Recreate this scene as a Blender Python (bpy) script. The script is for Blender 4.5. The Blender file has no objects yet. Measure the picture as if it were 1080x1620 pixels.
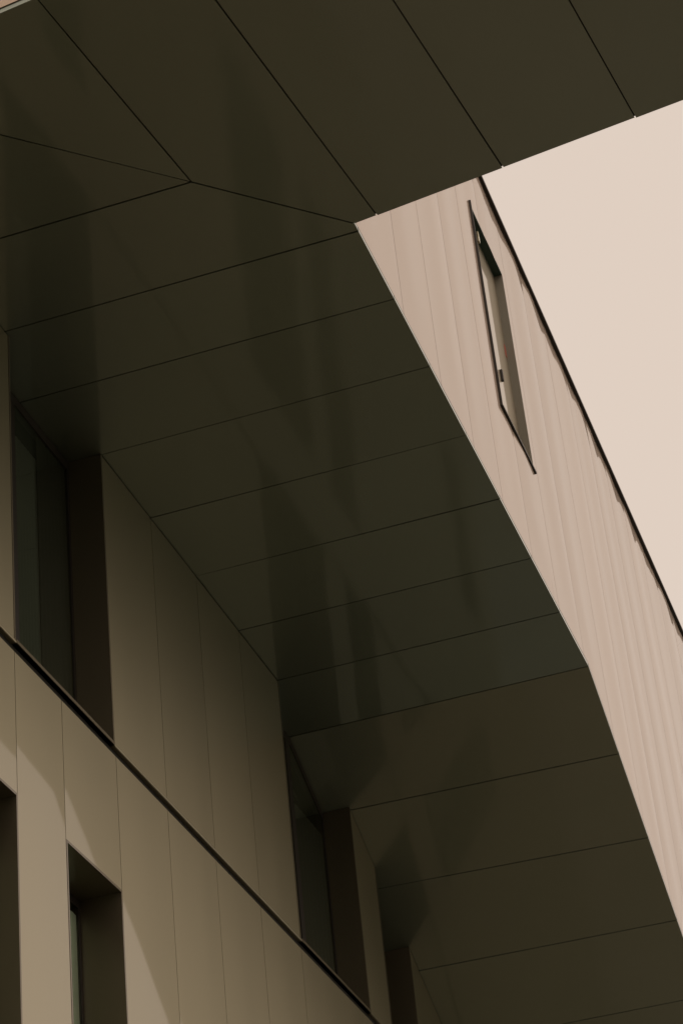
import bpy, math, random
from mathutils import Vector, Matrix

# ------------------------------------------------------------------ camera
scene = bpy.context.scene
H = 1.6                                     # eye height; all heights below are above the ground
cam_data = bpy.data.cameras.new('camera')
cam = bpy.data.objects.new('camera', cam_data)
scene.collection.objects.link(cam)
right = Vector((0.9449135, 0.31417582, -0.09182615))
up = Vector((0.24386952, -0.48861319, 0.83772597))
fwd = Vector((-0.21832578, 0.81397218, 0.53831511))
m = Matrix((right, up, -fwd)).transposed().to_4x4()
m.translation = Vector((0, 0, H))
cam.matrix_world = m
cam_data.sensor_fit = 'VERTICAL'
cam_data.sensor_height = 36.0
cam_data.sensor_width = 24.0
cam_data.lens = 36.0 * 3788.15 / 1620.0
cam_data.clip_start = 0.05
cam_data.clip_end = 3000
scene.camera = cam

# ------------------------------------------------------------------ sky and sun
SUN = Vector((1.0, -0.55, 1.45)).normalized()     # towards the veiled sun
elev = math.asin(SUN.z)
azim = math.atan2(SUN.x, SUN.y)
world = bpy.data.worlds.new('World')
scene.world = world
world.use_nodes = True
nt = world.node_tree
nt.nodes.clear()
wout = nt.nodes.new('ShaderNodeOutputWorld')
bg = nt.nodes.new('ShaderNodeBackground')
sky = nt.nodes.new('ShaderNodeTexSky')
sky.sky_type = 'NISHITA'
sky.sun_disc = False
sky.sun_elevation = elev
sky.sun_rotation = azim
sky.dust_density = 6.0
sky.air_density = 1.2
sky.ozone_density = 1.0
bw = nt.nodes.new('ShaderNodeRGBToBW')
nt.links.new(sky.outputs[0], bw.inputs[0])
# thin bright haze: the luminance of the clear sky compressed towards an even cream veil
mp = nt.nodes.new('ShaderNodeMapRange')
mp.inputs['From Min'].default_value = 0.0
mp.inputs['From Max'].default_value = 12.0
mp.inputs['To Min'].default_value = 6.5
mp.inputs['To Max'].default_value = 7.7
nt.links.new(bw.outputs[0], mp.inputs['Value'])
tint = nt.nodes.new('ShaderNodeVectorMath')
tint.operation = 'SCALE'
tint.inputs[0].default_value = (1.115, 0.935, 0.80)
nt.links.new(mp.outputs[0], tint.inputs['Scale'])
nt.links.new(tint.outputs[0], bg.inputs['Color'])
bg.inputs['Strength'].default_value = 0.1
nt.links.new(bg.outputs[0], wout.inputs['Surface'])

sun_data = bpy.data.lights.new('sun', 'SUN')
sun_data.energy = 0.5
sun_data.angle = math.radians(25)
sun_data.color = (1.0, 0.86, 0.74)
sun = bpy.data.objects.new('sun', sun_data)
sun.rotation_euler = (-SUN).to_track_quat('-Z', 'Y').to_euler()
sun.location = (30, 71, 40)
scene.collection.objects.link(sun)

vs = scene.view_settings
vs.view_transform = 'Standard'
vs.look = 'None'
vs.exposure = 0.0
vs.gamma = 1.0
vs.use_curve_mapping = False
scene.cycles.use_denoising = True
scene.cycles.max_bounces = 8
scene.cycles.diffuse_bounces = 5
scene.cycles.glossy_bounces = 5
scene.render.filter_size = 1.9

rng = random.Random(11)

# ------------------------------------------------------------------ materials
def new_mat(name):
    mt = bpy.data.materials.new(name)
    mt.use_nodes = True
    n = mt.node_tree.nodes
    return mt, n, mt.node_tree.links, n['Principled BSDF']

def panel_mat(name, col, rough, rough_var, metallic=0.0, spec=0.5, tone=0.10, streak=(6, 6, 0.5), bump=0.0, per_object=0.06, coat=0.0, coat_rough=0.03, coat_ior=1.31):
    mt, n, l, p = new_mat(name)
    tc = n.new('ShaderNodeTexCoord')
    geo = n.new('ShaderNodeNewGeometry')
    oi = n.new('ShaderNodeObjectInfo')
    mapn = n.new('ShaderNodeMapping')
    mapn.inputs['Scale'].default_value = streak
    l.new(geo.outputs['Position'], mapn.inputs['Vector'])
    big = n.new('ShaderNodeTexNoise')
    big.inputs['Scale'].default_value = 0.55
    big.inputs['Detail'].default_value = 4
    l.new(mapn.outputs[0], big.inputs['Vector'])
    fine = n.new('ShaderNodeTexNoise')
    fine.inputs['Scale'].default_value = 140
    fine.inputs['Detail'].default_value = 3
    l.new(geo.outputs['Position'], fine.inputs['Vector'])
    # tone = 1 + streaks + grain + a little per panel
    a = n.new('ShaderNodeMath'); a.operation = 'MULTIPLY_ADD'
    a.inputs[1].default_value = tone * 2; a.inputs[2].default_value = 1.0 - tone
    l.new(big.outputs['Fac'], a.inputs[0])
    b = n.new('ShaderNodeMath'); b.operation = 'MULTIPLY_ADD'
    b.inputs[1].default_value = 0.10
    l.new(fine.outputs['Fac'], b.inputs[0]); l.new(a.outputs[0], b.inputs[2])
    c = n.new('ShaderNodeMath'); c.operation = 'MULTIPLY_ADD'
    c.inputs[1].default_value = per_object
    l.new(oi.outputs['Random'], c.inputs[0]); l.new(b.outputs[0], c.inputs[2])
    v = n.new('ShaderNodeVectorMath'); v.operation = 'SCALE'
    v.inputs[0].default_value = col
    l.new(c.outputs[0], v.inputs['Scale'])
    l.new(v.outputs[0], p.inputs['Base Color'])
    r = n.new('ShaderNodeMath'); r.operation = 'MULTIPLY_ADD'
    r.inputs[1].default_value = rough_var; r.inputs[2].default_value = rough - rough_var / 2
    l.new(big.outputs['Fac'], r.inputs[0])
    l.new(r.outputs[0], p.inputs['Roughness'])
    p.inputs['Metallic'].default_value = metallic
    p.inputs['Specular IOR Level'].default_value = spec
    p.inputs['Coat Weight'].default_value = coat
    p.inputs['Coat Roughness'].default_value = coat_rough
    p.inputs['Coat IOR'].default_value = coat_ior
    if bump:
        bp = n.new('ShaderNodeBump')
        bp.inputs['Strength'].default_value = bump
        bp.inputs['Distance'].default_value = 0.002
        l.new(fine.outputs['Fac'], bp.inputs['Height'])
        l.new(bp.outputs[0], p.inputs['Normal'])
    return mt

M = {}
M['clad'] = panel_mat('cladding_champagne', (0.425, 0.382, 0.262), 0.42, 0.05, metallic=1.0, tone=0.04, coat=0.88, coat_rough=0.03)
M['soffit'] = panel_mat('soffit_shaded_champagne', (0.268, 0.310, 0.248), 0.50, 0.05, metallic=1.0, tone=0.06, streak=(1.2, 1.2, 1.2), coat=1.0, coat_rough=0.075, coat_ior=1.64, per_object=0.08)  # copy of the cladding with green shadow tone put into its colour
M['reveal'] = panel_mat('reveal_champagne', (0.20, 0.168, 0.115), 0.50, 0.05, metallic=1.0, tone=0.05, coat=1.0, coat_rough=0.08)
M['frame'] = panel_mat('frame_black', (0.032, 0.026, 0.021), 0.5, 0.1, tone=0.05)
M['coping'] = panel_mat('coping_dark', (0.045, 0.034, 0.028), 0.5, 0.1, tone=0.05)
M['back'] = panel_mat('backing_dark', (0.02, 0.018, 0.014), 0.9, 0.05, tone=0.05)
M['clad_outer'] = panel_mat('cladding_highlight_rose', (0.468, 0.358, 0.266), 0.42, 0.05, metallic=1.0, tone=0.05, coat=0.85, coat_rough=0.03)  # pinkish highlight tone put into the base colour of the outer cladding
M['door'] = panel_mat('door_champagne', (0.46, 0.40, 0.29), 0.44, 0.05, metallic=1.0, tone=0.03, coat=1.0, coat_rough=0.04)
M['jamb'] = panel_mat('jamb_paint', (0.24, 0.225, 0.185), 0.6, 0.05, tone=0.04)
M['room'] = panel_mat('room_plaster', (0.16, 0.15, 0.12), 0.9, 0.05, tone=0.05)
M['blind'] = panel_mat('blind_fabric', (0.60, 0.64, 0.54), 0.9, 0.05, tone=0.05)
M['blind2'] = panel_mat('blind_grey', (0.10, 0.105, 0.08), 0.9, 0.05, tone=0.05)
M['blind3'] = panel_mat('blind_dark', (0.055, 0.056, 0.04), 0.9, 0.05, tone=0.05)
M['green'] = panel_mat('head_green', (0.035, 0.07, 0.055), 0.4, 0.05, tone=0.05)
M['roof'] = panel_mat('roof_membrane', (0.22, 0.21, 0.19), 0.9, 0.05, tone=0.1)
M['red'] = panel_mat('red_mark', (0.40, 0.10, 0.07), 0.6, 0.05, tone=0.05)

def glass_mat():
    mt = bpy.data.materials.new('window_glass')
    mt.use_nodes = True
    n, l = mt.node_tree.nodes, mt.node_tree.links
    n.clear()
    out = n.new('ShaderNodeOutputMaterial')
    mix = n.new('ShaderNodeMixShader')
    fr = n.new('ShaderNodeFresnel'); fr.inputs['IOR'].default_value = 1.6
    tr = n.new('ShaderNodeBsdfTransparent'); tr.inputs['Color'].default_value = (0.90, 0.95, 0.90, 1)
    gl = n.new('ShaderNodeBsdfGlossy'); gl.inputs['Roughness'].default_value = 0.03
    gl.inputs['Color'].default_value = (0.85, 0.95, 0.85, 1)
    nz = n.new('ShaderNodeTexNoise'); nz.inputs['Scale'].default_value = 1.3
    bp = n.new('ShaderNodeBump'); bp.inputs['Strength'].default_value = 0.15; bp.inputs['Distance'].default_value = 0.01
    l.new(nz.outputs['Fac'], bp.inputs['Height']); l.new(bp.outputs[0], gl.inputs['Normal'])
    l.new(fr.outputs[0], mix.inputs[0]); l.new(tr.outputs[0], mix.inputs[1]); l.new(gl.outputs[0], mix.inputs[2])
    l.new(mix.outputs[0], out.inputs['Surface'])
    return mt
M['glass'] = glass_mat()

def ground_mat(name, c1, c2, c3):
    mt, n, l, p = new_mat(name)
    geo = n.new('ShaderNodeNewGeometry')
    br = n.new('ShaderNodeTexBrick')
    br.inputs['Scale'].default_value = 1.0
    br.inputs['Brick Width'].default_value = 0.8
    br.inputs['Row Height'].default_value = 0.4
    br.inputs['Mortar Size'].default_value = 0.006
    br.inputs['Color1'].default_value = c1
    br.inputs['Color2'].default_value = c2
    br.inputs['Mortar'].default_value = c3
    l.new(geo.outputs['Position'], br.inputs['Vector'])
    nz = n.new('ShaderNodeTexNoise'); nz.inputs['Scale'].default_value = 0.6; nz.inputs['Detail'].default_value = 6
    l.new(geo.outputs['Position'], nz.inputs['Vector'])
    mx = n.new('ShaderNodeMix'); mx.data_type = 'RGBA'; mx.blend_type = 'MULTIPLY'
    mx.inputs['Factor'].default_value = 0.5
    l.new(br.outputs['Color'], mx.inputs['A']); l.new(nz.outputs['Color'], mx.inputs['B'])
    l.new(br.outputs['Color'], p.inputs['Base Color'])
    p.inputs['Roughness'].default_value = 0.85
    return mt
M['ground'] = ground_mat('ground_setts', (0.075, 0.082, 0.064, 1), (0.096, 0.104, 0.082, 1), (0.05, 0.055, 0.04, 1))
M['paving'] = ground_mat('bounce_pavement_slabs', (0.185, 0.152, 0.114, 1), (0.22, 0.181, 0.138, 1), (0.14, 0.12, 0.09, 1))

# ------------------------------------------------------------------ helpers
def link(name, verts, faces, mat, parent=None, smooth=None, mats=None):
    me = bpy.data.meshes.new(name)
    me.from_pydata(verts, [], faces)
    me.materials.append(mat)
    if smooth is not None:
        for f in me.polygons:
            f.use_smooth = f.index in smooth
    me.update()
    o = bpy.data.objects.new(name, me)
    scene.collection.objects.link(o)
    if parent is not None:
        o.parent = parent
    return o

BOXF = [(0, 3, 2, 1), (4, 5, 6, 7), (0, 1, 5, 4), (1, 2, 6, 5), (2, 3, 7, 6), (3, 0, 4, 7)]
class MB:
    """collects boxes and prisms into one mesh"""
    def __init__(s): s.v = []; s.f = []
    def box(s, x0, x1, y0, y1, z0, z1):
        b = len(s.v)
        s.v += [(x0, y0, z0), (x1, y0, z0), (x1, y1, z0), (x0, y1, z0), (x0, y0, z1), (x1, y0, z1), (x1, y1, z1), (x0, y1, z1)]
        s.f += [tuple(b + i for i in q) for q in BOXF]
        return s
    def hexa(s, pts):                     # bottom 4 (ccw from above), top 4
        b = len(s.v); s.v += [tuple(p) for p in pts]
        s.f += [tuple(b + i for i in q) for q in BOXF]
        return s
    def prism(s, poly, z0, z1):           # poly ccw (x, y); z0/z1 numbers or functions of (x, y)
        f0 = z0 if callable(z0) else (lambda x, y: z0)
        f1 = z1 if callable(z1) else (lambda x, y: z1)
        b = len(s.v); n = len(poly)
        s.v += [(x, y, f0(x, y)) for x, y in poly] + [(x, y, f1(x, y)) for x, y in poly]
        s.f += [tuple(b + i for i in range(n - 1, -1, -1)), tuple(b + n + i for i in range(n))]
        for i in range(n):
            j = (i + 1) % n
            s.f.append((b + i, b + j, b + n + j, b + n + i))
        return s
    def build(s, name, mat, parent=None): return link(name, s.v, s.f, mat, parent)

def bevel(o, w=0.003, seg=2):
    md = o.modifiers.new('bevel', 'BEVEL'); md.width = w; md.segments = seg; md.limit_method = 'ANGLE'
    return o

def ss(t):
    t = max(0.0, min(1.0, t)); return t * t * (3 - 2 * t)

US = [0, .02, .045, .075, .11, .16, .22, .28, .34, .40, .46, .52, .58, .64, .70, .76, .82, .88, .94, .975, 1.0]
def clad_panel(parent, org, ax, nrm, w, rects, lip=0.002, wave=0.0004, gap=0.006, thick=0.03, mat=None, seed=None, vrows=7, calm_bottom=None, calm_top=None):
    """cladding sheet: org = Vector base point (z ignored), ax = unit vector along the wall, nrm = outward normal.
    rects = list of (u0, u1, zb, zt) with u in metres from org; zb / zt numbers or functions of u.
    The sheet is slightly pillowed and wavy (oil-canned), a couple of millimetres deep."""
    r = random.Random(seed if seed is not None else rng.random())
    sag = lip * r.uniform(.75, 1.2); ph = r.uniform(0, 6.28); n1 = r.uniform(.45, .95); ph2 = r.uniform(0, 6.28); n2 = r.uniform(2.2, 3.2)
    skew = r.uniform(-.25, .25)
    def rel(u, z):
        t = max(0.0, min(1.0, u / w))
        base = sag * 4 * t * (1 - t) * (1 + skew * (2 * t - 1))
        win = math.sin(math.pi * t) ** .8
        wv = wave * win * (math.sin(6.283 * n1 * t + ph + .55 * math.sin(.9 * z + ph2)) + .05 * math.sin(6.283 * n2 * t + ph2 + .4 * z))
        bow = .16 * sag * math.sin(1.1 * z + ph) * win
        k = 1.0
        if calm_bottom is not None: k *= ss((z - calm_bottom(u) - .02) / .55)
        if calm_top is not None: k *= ss((calm_top(u) - z - .02) / .45)
        return (base + wv + bow) * k
    V, F, S = [], [], set()
    def pt(u, z, d): 
        p = org + ax * u + nrm * d
        return (p.x, p.y, z)
    for (u0, u1, zb, zt) in rects:
        fb = zb if callable(zb) else (lambda u, _z=zb: _z)
        ft = zt if callable(zt) else (lambda u, _z=zt: _z)
        a = u0 + (gap / 2 if abs(u0) < 1e-6 else 0); b = u1 - (gap / 2 if abs(u1 - w) < 1e-6 else 0)
        us = [a] + [t * w for t in US if a + .004 < t * w < b - .004] + [b]
        nu, nv = len(us), vrows
        base = len(V)
        for j in range(nv):
            for u in us:
                z = fb(u) + (ft(u) - fb(u)) * j / (nv - 1)
                V.append(pt(u, z, rel(u, z)))
        for j in range(nv - 1):
            for i in range(nu - 1):
                S.add(len(F)); F.append((base + j * nu + i, base + j * nu + i + 1, base + (j + 1) * nu + i + 1, base + (j + 1) * nu + i))
        # folded edges
        loop = [(i, 0) for i in range(nu)] + [(nu - 1, j) for j in range(1, nv)] + [(i, nv - 1) for i in range(nu - 2, -1, -1)] + [(0, j) for j in range(nv - 2, 0, -1)]
        e = len(V); L = len(loop)
        for (i, j) in loop:
            u = us[i]; z = fb(u) + (ft(u) - fb(u)) * j / (nv - 1)
            V.append(pt(u, z, rel(u, z)))
        for (i, j) in loop:
            u = us[i]; z = fb(u) + (ft(u) - fb(u)) * j / (nv - 1)
            V.append(pt(u, z, -thick))
        for q in range(L):
            q2 = (q + 1) % L
            F.append((e + q2, e + q, e + L + q, e + L + q2))
    # make faces point outwards
    if ax.cross(Vector((0, 0, 1))).dot(nrm) < 0:
        F = [tuple(reversed(f)) for f in F]
    return link('cladding_panel', V, F, mat or M['clad'], parent, S)

# ------------------------------------------------------------------ dimensions (metres, from the camera's foot)
XF, XB = -5.171, -2.746            # recessed wall and outer wall of the long wing
ZS = 9.556 + H                     # underside of the overhang
ZL = 7.215 + H                     # dark ledge line in the recessed wall
YB, SL = 17.66, 0.50               # where the underside starts to fall, and its slope
YEND = 26.0
XBACK = -13.0
ZTOP = 13.70 + H                   # top of the outer wall cladding, under the coping
def zs(y): return ZS if y <= YB else ZS - SL * (y - YB)

PC = Vector((XB, 11.33, 0))                       # inner corner of the two wings
E1 = Vector((math.cos(-.1241), math.sin(-.1241), 0))   # along the bridge wing
EJ = Vector((-math.sin(-.1194), math.cos(-.1194), 0))  # across the bridge wing
def front(s): return PC + E1 * s
BK0 = Vector((-3.977, 8.782, 0))                  # a point of the bridge's rear edge
SX = 8.76                                          # length of the bridge wing beyond the corner

# ------------------------------------------------------------------ ground
g = link('ground', [(-600, -600, 0), (600, -600, 0), (600, 600, 0), (-600, 600, 0)], [(0, 1, 2, 3)], M['ground'])
g['kind'] = 'structure'

pv = bevel(MB().box(-16, 3.2, 4.5, 24.6, -.2, .12).build('bounce_pavement', M['paving']), .02)  # unseen apron added, sized and toned to reflect light into the soffit
pv['kind'] = 'structure'

# ------------------------------------------------------------------ the building
bld = bpy.data.objects.new('building', None)
bld.location = (0, 0, 0)
bld.empty_display_size = 1
scene.collection.objects.link(bld)
bld['label'] = 'cream metal clad building with dark overhanging soffit and slot windows'
bld['category'] = 'building'

# --- recessed wall of the long wing ---------------------------------
yj = [8.95, 9.85, 10.58, 11.44, 12.125, 12.99, 13.89, 14.81, 15.74, 16.66, 18.46, 19.07, 19.98, 20.9, 21.8, 22.7, 23.6, 24.4, 25.2, YEND]
up_win = [(11.44, 12.98), (16.66, 18.46), (19.07, 19.98)]
lo_win = [(10.58, 11.44), (12.125, 12.99), (16.66, 18.46), (19.07, 19.98), (24.4, 25.2)]
ZH = 6.24 + H                      # head of the lower slots
ZSILL = 2.2 + H
DEP = 0.27                         # depth of the window recesses
LED0, LED1 = 7.182 + H, 7.248 + H

# structural wall behind the cladding, with the openings left out
wb = MB()
YL = YB + (ZS - ZL) / SL             # the falling underside meets the ledge here
YH = YB + (ZS - ZH - .05) / SL       # and the heads of the lower slots here
def head(h): return ZH if h[0] < 23 else 4.7 + H
def wall_strip(edges, holes, z0, z1f):
    ys = sorted(set(edges + [h[0] for h in holes] + [h[1] for h in holes]))
    for a, b in zip(ys[:-1], ys[1:]):
        mid = (a + b) / 2
        zb = z0
        if z1f(mid) - z0 < .05: continue
        if any(h[0] < mid < h[1] for h in holes):
            if z0 != ZSILL or mid < 23: continue
            zb = 4.7 + H + .03
        wb.hexa([(XF - .40, a, zb), (XF - .036, a, zb), (XF - .036, b, zb), (XF - .40, b, zb),
                 (XF - .40, a, max(zb + .01, z1f(a))), (XF - .036, a, max(zb + .01, z1f(a))), (XF - .036, b, max(zb + .01, z1f(b))), (XF - .40, b, max(zb + .01, z1f(b)))])
wall_strip([8.95, YB, YL], up_win, ZL, lambda y: zs(y) + .02)
wall_strip([8.95, YL, YH], [], ZH + .03, lambda y: min(ZL, zs(y) + .02))
wall_strip([8.95, YH, YEND], lo_win, ZSILL, lambda y: min(ZH + .03, zs(y) + .02))
wall_strip([8.95, YEND], [], 0.0, lambda y: ZSILL)
recess = wb.build('recessed_wall', M['back'], bld)
recess['label'] = 'recessed cream panelled wall under the overhang'

AXY, NX = Vector((0, 1, 0)), Vector((1, 0, 0))
def rz(y0): return lambda u: zs(y0 + u) - .009
# upper strip
ue = [8.95, 9.85, 10.58, 11.44, None, 12.98, 13.89, 14.81, 15.74, 16.66, None, 18.46, 19.07, None, 19.98, 20.9, 21.8]
for a, b in zip(ue[:-1], ue[1:]):
    if a is None or b is None: continue
    clad_panel(recess, Vector((XF, a, 0)), AXY, NX, b - a, [(0, b - a, LED1, rz(a))], lip=.0016, wave=.0003, seed=a, calm_bottom=lambda u: LED1, calm_top=rz(a))
# lower strip
for a, b in zip(yj[:-1], yj[1:]):
    hole = any(abs(a - h[0]) < 1e-3 for h in lo_win)
    ltop = lambda u, a=a: min(LED0, zs(a + u) - .005)
    hd = head((a, b))
    rects = [(0, b - a, hd, ltop)] if hole else [(0, b - a, 0.15, ltop)]
    clad_panel(recess, Vector((XF, a, 0)), AXY, NX, b - a, rects, lip=.0014, wave=.00007, seed=a + 100, vrows=24, calm_top=ltop)
    if hole:
        clad_panel(recess, Vector((XF, a, 0)), AXY, NX, b - a, [(0, b - a, 0.15, ZSILL)], lip=.002, wave=.0003, seed=a + 200)
# dark ledge channel with a pale drip trim over it
led = MB().box(XF - .034, XF - .026, 8.95, YL - .15, LED0 - .0, LED1 + .0).build('ledge_channel', M['back'], bld)
led['label'] = 'thin dark ledge line crossing the recessed wall'
bevel(MB().box(XF - .030, XF + .007, 8.95, YL - .15, LED1 + .002, LED1 + .020).build('drip_trim', M['clad'], led), .004)

# --- windows of the recessed wall ------------------------------------
def window(y0, y1, z0, zt, mull, label, blind=None, head=True, deep=DEP):
    """frame with sub-parts: panes, reveal linings, blind, room"""
    xg = XF - deep
    fw = .042
    f = MB()
    zt0, zt1 = zt(y0), zt(y1)
    f.box(xg - .05, xg + .004, y0, y0 + fw, z0, zt0 - .001)
    f.box(xg - .05, xg + .004, y1 - fw, y1, z0, zt1 - .001)
    f.box(xg - .05, xg + .004, y0 + fw, y1 - fw, z0, z0 + fw)
    ys = [y0 + fw] + ([YB] if y0 < YB < y1 else []) + [y1 - fw]
    for a, b in zip(ys[:-1], ys[1:]):
        f.hexa([(xg - .05, a, zt(a) - .075), (xg + .004, a, zt(a) - .075), (xg + .004, b, zt(b) - .075), (xg - .05, b, zt(b) - .075),
                (xg - .05, a, zt(a) - .002), (xg + .004, a, zt(a) - .002), (xg + .004, b, zt(b) - .002), (xg - .05, b, zt(b) - .002)])
    cuts = [y0 + fw]
    for mu in mull:
        f.box(xg - .05, xg + .003, mu - .05, mu + .05, z0 + fw, zt(mu) - .076)
        cuts += [mu - .05, mu + .05]
    cuts.append(y1 - fw)
    w = f.build('window', M['frame'], bld)
    w['label'] = label
    for a, b in zip(cuts[0::2], cuts[1::2]):
        pts = [a] + ([YB] if a < YB < b else []) + [b]
        V, F = [], []
        for y in pts:
            V += [(xg - .002, y, z0 + fw - .006), (xg - .002, y, zt(y) - .07)]
        for i in range(len(pts) - 1):
            F.append((2 * i, 2 * i + 2, 2 * i + 3, 2 * i + 1))
        link('glass_pane', V, F, M['glass'], w)
    # linings of the recess
    t = .018
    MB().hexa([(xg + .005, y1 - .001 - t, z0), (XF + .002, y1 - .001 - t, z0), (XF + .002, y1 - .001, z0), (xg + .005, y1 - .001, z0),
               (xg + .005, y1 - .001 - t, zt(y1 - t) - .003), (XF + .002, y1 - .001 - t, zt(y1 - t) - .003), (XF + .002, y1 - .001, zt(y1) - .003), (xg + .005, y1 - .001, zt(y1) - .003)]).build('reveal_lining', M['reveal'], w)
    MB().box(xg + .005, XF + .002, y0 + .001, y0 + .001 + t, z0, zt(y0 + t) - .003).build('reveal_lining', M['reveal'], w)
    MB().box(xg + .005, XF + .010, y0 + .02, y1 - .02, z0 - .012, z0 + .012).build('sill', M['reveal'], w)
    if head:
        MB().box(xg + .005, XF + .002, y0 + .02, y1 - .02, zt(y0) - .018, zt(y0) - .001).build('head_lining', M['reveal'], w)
    # room behind: an open dark box and a blind
    zr = min(zt0, zt1)
    rm = MB()
    rm.box(xg - 2.6, xg - 2.5, y0 - .6, y1 + .6, z0 - .4, zr + .1)
    rm.box(xg - 2.5, xg - .16, y0 - .7, y0 - .6, z0 - .4, zr + .1)
    rm.box(xg - 2.5, xg - .16, y1 + .6, y1 + .7, z0 - .4, zr + .1)
    rm.box(xg - 2.5, xg - .16, y0 - .6, y1 + .6, z0 - .5, z0 - .4)
    rm.box(xg - 2.5, xg - .16, y0 - .6, y1 + .6, zr + .1, zr + .2)
    rm.build('room_lining', M['room'], w)
    for (ba, bb, bz0, bz1, bm) in (blind or []):
        V, F = [], []
        n = 26
        for i in range(n + 1):
            y = ba + (bb - ba) * i / n
            x = xg - .012 + .003 * math.sin(i * 1.9)
            V += [(x, y, bz0), (x, y, bz1)]
        for i in range(n): F.append((2 * i, 2 * i + 2, 2 * i + 3, 2 * i + 1))
        link('curtain', V, F, M[bm], w, set(range(n)))
    return w

flat = lambda z: (lambda y: z)
zsd = lambda y: zs(y) - .001
window(11.44, 12.98, LED1 + .014, zsd, [12.02], 'tall upper window nearest the corner, four panels left of the next', blind=[(12.075, 12.44, LED1 + .06, ZS - .30, 'blind2'), (12.445, 12.935, LED1 + .06, ZS - .08, 'blind3')], head=False, deep=.25)
window(16.66, 18.46, LED1 + .014, zsd, [17.57], 'upper window where the soffit starts to slope down', blind=[(17.625, 18.41, LED1 + .06, ZS - .62, 'blind3')], head=False, deep=.25)
window(19.07, 19.98, LED1 + .014, zsd, [], 'narrow upper window under the sloping soffit', head=False, deep=.25)
for k, (a, b) in enumerate(lo_win):
    window(a, b, ZSILL, flat(head((a, b))), [17.57] if b - a > 1.2 else [], ['lower slot window at the left edge', 'lower slot window beside the bright pier', 'wide lower slot window below the sloping soffit', 'narrow lower slot window below the sloping soffit', 'farthest lower slot window'][k],
           blind=[(a + .044, b - .044, ZSILL + .1, head((a, b)) - .12, 'blind')] if b < 14 else None, head=True, deep=.285)

# --- soffit -----------------------------------------------------------
# dark deck above the panels
dk = MB()
dk.prism([(-5.9, 9.10), (-5.1, 9.00), (XB - .011, 8.70), (XB - .011, YB), (-5.9, YB)], ZS + .009, ZS + .12)
dk.prism([(-5.9, YB), (XB - .011, YB), (XB - .011, YEND - .05), (-5.9, YEND - .05)], lambda x, y: zs(y) + .009, lambda x, y: zs(y) + .12)
a0, a1 = front(.05), front(SX - .05)
b0, b1 = BK0 + E1 * (1.2), BK0 + E1 * (SX + .85)
dk.prism([(XB - .0115, 8.70), (b1.x, b1.y + .05), (a1.x, a1.y - .011), (XB - .0115, PC.y - .011)], ZS + .0095, ZS + .119)
deck = dk.build('soffit', M['back'], bld)
deck['label'] = 'dark panelled underside of the overhang'

def inset(poly, d):
    n = len(poly); c = Vector((sum(p[0] for p in poly) / n, sum(p[1] for p in poly) / n))
    out = []
    for i in range(n):
        p0, p1, p2 = Vector(poly[i - 1]), Vector(poly[i]), Vector(poly[(i + 1) % n])
        d1 = (p1 - p0).normalized(); d2 = (p2 - p1).normalized()
        n1 = Vector((-d1.y, d1.x)); n2 = Vector((-d2.y, d2.x))          # inward for ccw
        den = 1 + n1.dot(n2)
        out.append(tuple(p1 + (n1 + n2) * (d / max(.25, den))))
    return out

def soffit_panel(poly, zf, bowy=.0):
    """poly ccw; quads become a gently sprung grid, others a flat cassette"""
    poly = inset(poly, .0048)
    r = random.Random(rng.random())
    tx, ty = r.uniform(-.0014, .0014), r.uniform(-.003, .003)
    cx = sum(p[0] for p in poly) / len(poly); cy = sum(p[1] for p in poly) / len(poly)
    bow = r.uniform(-.0022, .0022); ph = r.uniform(0, 6.28)
    V, F, S = [], [], set()
    if len(poly) == 4:
        P = [Vector(p) for p in poly]
        nu, nv = 14, 5
        for j in range(nv + 1):
            for i in range(nu + 1):
                s, t = i / nu, j / nv
                p = P[0] * (1 - s) * (1 - t) + P[1] * s * (1 - t) + P[2] * s * t + P[3] * (1 - s) * t
                edge = math.sin(math.pi * t) 
                z = zf(p.x, p.y) + tx * (p.x - cx) + ty * (p.y - cy) + edge * (bow + .0009 * math.sin(s * 9 + ph))
                V.append((p.x, p.y, z))
        w = nu + 1
        for j in range(nv):
            for i in range(nu):
                S.add(len(F)); F.append((j * w + i, (j + 1) * w + i, (j + 1) * w + i + 1, j * w + i + 1))
        bottom = [V[i] for i in range(w)] + [V[j * w + nu] for j in range(1, nv + 1)] + [V[nv * w + i] for i in range(nu - 1, -1, -1)] + [V[j * w] for j in range(nv - 1, 0, -1)]
    else:
        bottom = [(x, y, zf(x, y) + tx * (x - cx) + ty * (y - cy)) for x, y in poly]
        V += bottom
        F.append(tuple(range(len(poly) - 1, -1, -1)))
    e = len(V); L = len(bottom)
    V += bottom + [(x, y, z + .03) for x, y, z in bottom]
    for q in range(L):
        q2 = (q + 1) % L
        F.append((e + q, e + q2, e + L + q2, e + L + q))
    return link('soffit_panel', V, F, M['soffit'], deck, S)

XI = -5.46
ZF = lambda x, y: zs(y)
M1, M2 = (-3.533, 10.534), (-4.399, 9.678)
mit = lambda y: M1[0] + (y - M1[1]) * (M1[0] - M2[0]) / (M1[1] - M2[1])
soffit_panel([(XI, 8.68), M2, (XI, M2[1])], ZF)
soffit_panel([(XI, M2[1]), M2, M1, (XI, M1[1])], ZF)
soffit_panel([(XI, M1[1]), M1, (XB, 11.33), (XB, 11.403), (XI, 11.403)], ZF)
sj = [11.403, 12.163, 12.98, 13.89, 14.81, 15.74, 16.66, YB]
for a, b in zip(sj[:-1], sj[1:]):
    soffit_panel([(XI, a), (XB, a), (XB, b), (XI, b)], ZF)
sj2 = [(YB, YB), (18.472, 18.525), (19.30, 19.39), (20.235, 20.28), (21.12, 21.14), (22.2, 22.2), (23.1, 23.1), (24.0, 24.0), (25.0, 25.0), (YEND - .02, YEND - .02)]
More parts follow.
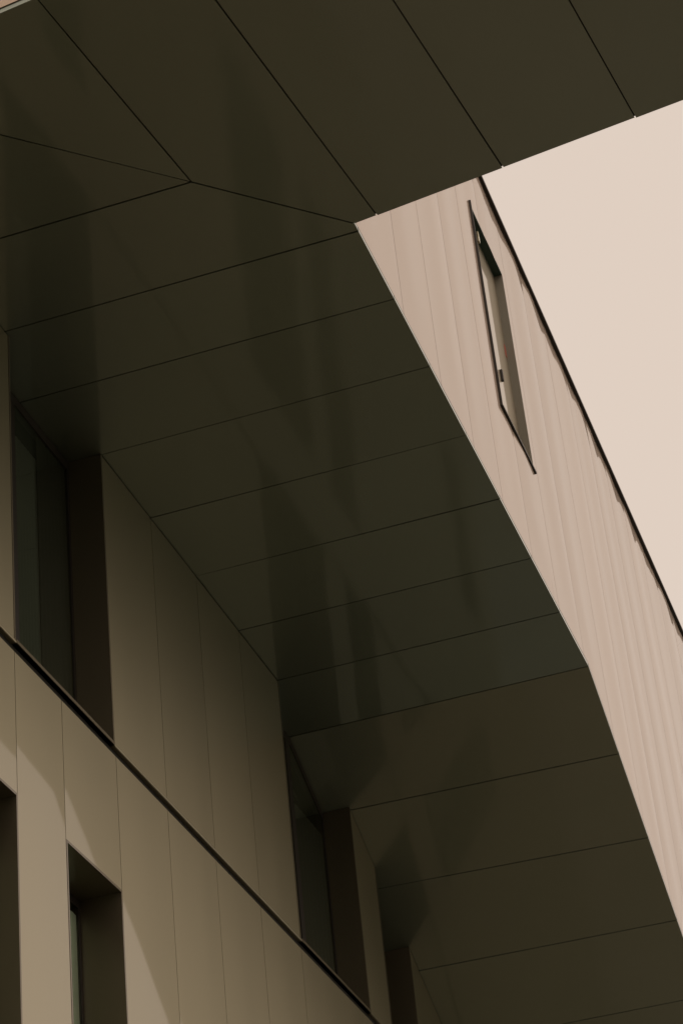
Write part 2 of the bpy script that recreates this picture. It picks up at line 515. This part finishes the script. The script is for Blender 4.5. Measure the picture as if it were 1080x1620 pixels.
for (a0_, a1_), (b0_, b1_) in zip(sj2[:-1], sj2[1:]):
    soffit_panel([(XI, a0_), (XB, a1_), (XB, b1_), (XI, b0_)], ZF)
# bridge wing
ZA = lambda x, y: ZS
def back_at(p):           # follow a joint from p to the rear edge
    d = E1.cross(EJ).z
    q = BK0 - p
    t = (q.x * E1.y - q.y * E1.x) / (EJ.x * E1.y - EJ.y * E1.x)
    return p + EJ * t
v2 = lambda p: (p.x, p.y)
m1, m2 = Vector((*M1, 0)), Vector((*M2, 0))
# where the mitre meets the rear edge
dm = (m2 - m1).normalized()
q = BK0 - m1
t = (q.x * E1.y - q.y * E1.x) / (dm.x * E1.y - dm.y * E1.x)
m3 = m1 + dm * t
soffit_panel([v2(m3), v2(back_at(m2)), M2], ZA)
soffit_panel([v2(back_at(m2)), v2(back_at(m1)), M1, M2], ZA)
f1 = front(.150)
soffit_panel([v2(back_at(m1)), v2(back_at(f1)), v2(f1), v2(PC), M1], ZA)
s0 = .150
for wdt in [.852, .863, .865, .86, .86, .86, .86, .86, .86, .86]:
    if s0 + wdt > SX: break
    p, qn = front(s0), front(s0 + wdt)
    soffit_panel([v2(back_at(p)), v2(back_at(qn)), v2(qn), v2(p)], ZA)
    s0 += wdt
SX = s0

# --- outer wall of the long wing --------------------------------------
OP_Y0, OP_Y1, OP_Z0, OP_Z1 = 15.465, 16.50, 10.846 + H, 12.905 + H
OD = .07
ow = MB()
def ow_box(y0, y1, z0, z1): ow.box(XB - .30, XB - .085, y0, y1, z0, z1)
ow.hexa([(XB - .30, 8.95, ZS + .121), (XB - .034, 8.95, ZS + .121), (XB - .034, OP_Y0 - .014, ZS + .121), (XB - .30, OP_Y0 - .014, ZS + .121),
         (XB - .30, 8.95, ZTOP), (XB - .034, 8.95, ZTOP), (XB - .034, OP_Y0 - .014, ZTOP), (XB - .30, OP_Y0 - .014, ZTOP)])
ow.box(XB - .30, XB - .034, OP_Y0 - .014, OP_Y1 + .014, ZS + .121, OP_Z0 - .036)
ow.box(XB - .30, XB - .034, OP_Y0 - .014, OP_Y1 + .014, OP_Z1 + .037, ZTOP)
ow.box(XB - .30, XB - .034, OP_Y1 + .014, YB, ZS + .121, ZTOP)
ow.hexa([(XB - .30, YB, zs(YB) + .121), (XB - .034, YB, zs(YB) + .121), (XB - .034, YEND, zs(YEND) + .121), (XB - .30, YEND, zs(YEND) + .121),
         (XB - .30, YB, ZTOP), (XB - .034, YB, ZTOP), (XB - .034, YEND, ZTOP), (XB - .30, YEND, ZTOP)])
outer = ow.build('outer_wall', M['back'], bld)
outer['label'] = 'sunlit cream metal wall above the soffit edge'
oy = [PC.y + .005, 12.387, 13.275, 14.112, 14.915, 15.80, 16.66, 17.53, 18.40, 19.27, 20.14, 21.0, 21.87, 22.73, 23.6, 24.46, 25.3, YEND]
XW = XB - .004
for a, b in zip(oy[:-1], oy[1:]):
    lo = lambda u, a=a: zs(a + u) + .033
    w = b - a
    if a < OP_Y0 < b:
        rects = [(0, OP_Y0 - a, lo, ZTOP), (OP_Y0 - a, w, lo, OP_Z0), (OP_Y0 - a, w, OP_Z1, ZTOP)]
    elif a < OP_Y1 < b:
        rects = [(OP_Y1 - a, w, lo, ZTOP), (0, OP_Y1 - a, lo, OP_Z0), (0, OP_Y1 - a, OP_Z1, ZTOP)]
    else:
        rects = [(0, w, lo, ZTOP)]
    clad_panel(outer, Vector((XW, a, 0)), AXY, NX, w, rects, lip=.0034, wave=.0046, seed=a + 7, vrows=20, calm_bottom=lo, mat=M['clad_outer'])

# recessed access door in the outer wall
door = bevel(MB().box(XB - OD - .03, XB - OD, OP_Y0 - .0125, OP_Y1 + .0125, OP_Z0 - .02, OP_Z1 + .02).build('access_panel', M['door'], bld), .002)
door['label'] = 'tall recessed cream panel with dark edge trim high in the sunlit wall'
T = .016
MB().box(XB - OD, XB - .001, OP_Y1 - .003, OP_Y1 + .012, OP_Z0, OP_Z1).build('jamb_lining', M['jamb'], door)
MB().box(XB - OD, XB - .001, OP_Y0 - .012, OP_Y0 + .003, OP_Z0, OP_Z1).build('jamb_lining', M['jamb'], door)
MB().box(XB - OD, XB - .001, OP_Y0 + .0035, OP_Y1 - .0035, OP_Z1 - .003, OP_Z1 + .012).build('head_lining', M['green'], door)
bevel(MB().box(XB - OD, XB + .012, OP_Y0 - .012, OP_Y1 + .012, OP_Z0 - .012, OP_Z0 + .004).build('sill', M['clad'], door), .003)
bevel(MB().box(XB - .02, XB + .014, OP_Y0 - .022, OP_Y0 - .006, OP_Z0 - .03, OP_Z1 + .035).build('edge_trim', M['frame'], door), .004)
bevel(MB().box(XB - .02, XB + .016, OP_Y0 - .005, OP_Y1 + .03, OP_Z0 - .034, OP_Z0 - .0125).build('edge_trim', M['frame'], door), .004)
bevel(MB().box(XB - OD - .001, XB - OD + .02, 16.03, 16.058, 11.47 + H, 11.585 + H).build('handle', M['frame'], door), .004)
bevel(MB().box(XB - .045, XB - .022, 15.76, 15.80, 12.74 + H, 12.85 + H).build('hinge', M['clad'], door), .004)
MB().box(XB - OD - .001, XB - OD + .003, 16.43, 16.475, 12.0 + H, 12.12 + H).build('red_sticker', M['red'], door)

# coping
CO = .030
cop = bevel(MB().box(XB - .45, XB + CO, PC.y - .30, YEND + CO, ZTOP, ZTOP + .032).build('coping', M['coping'], bld), .003)
cop['label'] = 'dark metal coping along the top of the sunlit wall'

# --- bridge wing: front, rear, end walls, coping, roof ------------------
br = MB()
NF = Vector((-E1.y, E1.x, 0))            # towards the court
fa, fb = front(.0), front(SX)
ra, rb = m3, back_at(front(SX))
def slab(p0, p1, n, t0, t1, z0, z1):
    q = [p0 - n * t1, p1 - n * t1, p1 - n * t0, p0 - n * t0]
    br.hexa([(v.x, v.y, z0) for v in q] + [(v.x, v.y, z1) for v in q])
slab(front(-.3), fb, NF, .034, .3, ZS + .121, ZTOP)
rear_start = m3 - E1 * 7.5
q = [ra, rb, rb + NF * .3, ra + NF * .3]
br.hexa([((v + NF * .034).x, (v + NF * .034).y, ZS + .121) for v in q] + [((v + NF * .034).x, (v + NF * .034).y, ZTOP) for v in q])
bridge = br.build('bridge_wall', M['back'], bld)
bridge['label'] = 'walls of the overhead wing that crosses above the viewer'
n = 10
for i in range(n):
    a = SX * i / n
    clad_panel(bridge, front(a), E1, NF, SX / n, [(0, SX / n, ZS + .033, ZTOP)], seed=300 + i, mat=M['clad_outer'])
rl = (rb - ra).length
n = 14
for i in range(n):
    a = rl * i / n
    clad_panel(bridge, ra + E1 * a, E1, -NF, rl / n, [(0, rl / n, ZS + .033, ZTOP)], seed=330 + i, mat=M['clad_outer'])
ew = (fb - rb).length
for i in range(3):
    clad_panel(bridge, rb + (fb - rb) * (i / 3), (fb - rb).normalized(), E1, ew / 3, [(0, ew / 3, ZS + .033, ZTOP)], seed=350 + i, mat=M['clad_outer'])
# bridge coping and roofs
cp = MB()
q = [ra - NF * CO, rb - NF * CO + E1 * CO, fb + NF * CO + E1 * CO, front(.06) + NF * CO]
cp.prism([v2(v) for v in q], ZTOP + .001, ZTOP + .031)
cp.build('roof_slab', M['coping'], bridge)
rf = MB().prism([(XBACK, 8.95 + .9), (XB - .46, 8.95), (XB - .46, YEND), (XBACK, YEND)], ZTOP - .25, ZTOP - .12).build('roof', M['roof'], bld)
rf['label'] = 'flat grey roof of the long wing'
# support core at the far end of the bridge
core = MB()
c0 = front(SX - 2.6) - NF * .25; c1 = front(SX - .25) - NF * .25
core.prism([v2(c0 - NF * 1.9), v2(c1 - NF * 1.9), v2(c1), v2(c0)], 0, ZS - .004)
core.build('support_core', M['clad'], bld)

# --- rear and far closing walls of the long wing ------------------------
cl = MB()
re = m3 + (m3 - rb).normalized() * 8.0
cl.hexa([(re.x, re.y, 0), (XF - .03, m3.y - .02, 0), (XF - .42, m3.y + .25, 0), (re.x, re.y + .25, 0),
         (re.x, re.y, ZTOP), (XF - .03, m3.y - .02, ZTOP), (XF - .42, m3.y + .25, ZTOP), (re.x, re.y + .25, ZTOP)])
cl.box(XBACK, XF - .03, YEND - .25, YEND - .002, 0, zs(YEND))
cl.box(XBACK, XB - .04, YEND - .25, YEND - .002, zs(YEND) + .125, ZTOP)
cl.box(XBACK - .25, XBACK, 9.4, YEND, 0, ZTOP)
cw = cl.build('closing_wall', M['clad'], bld)
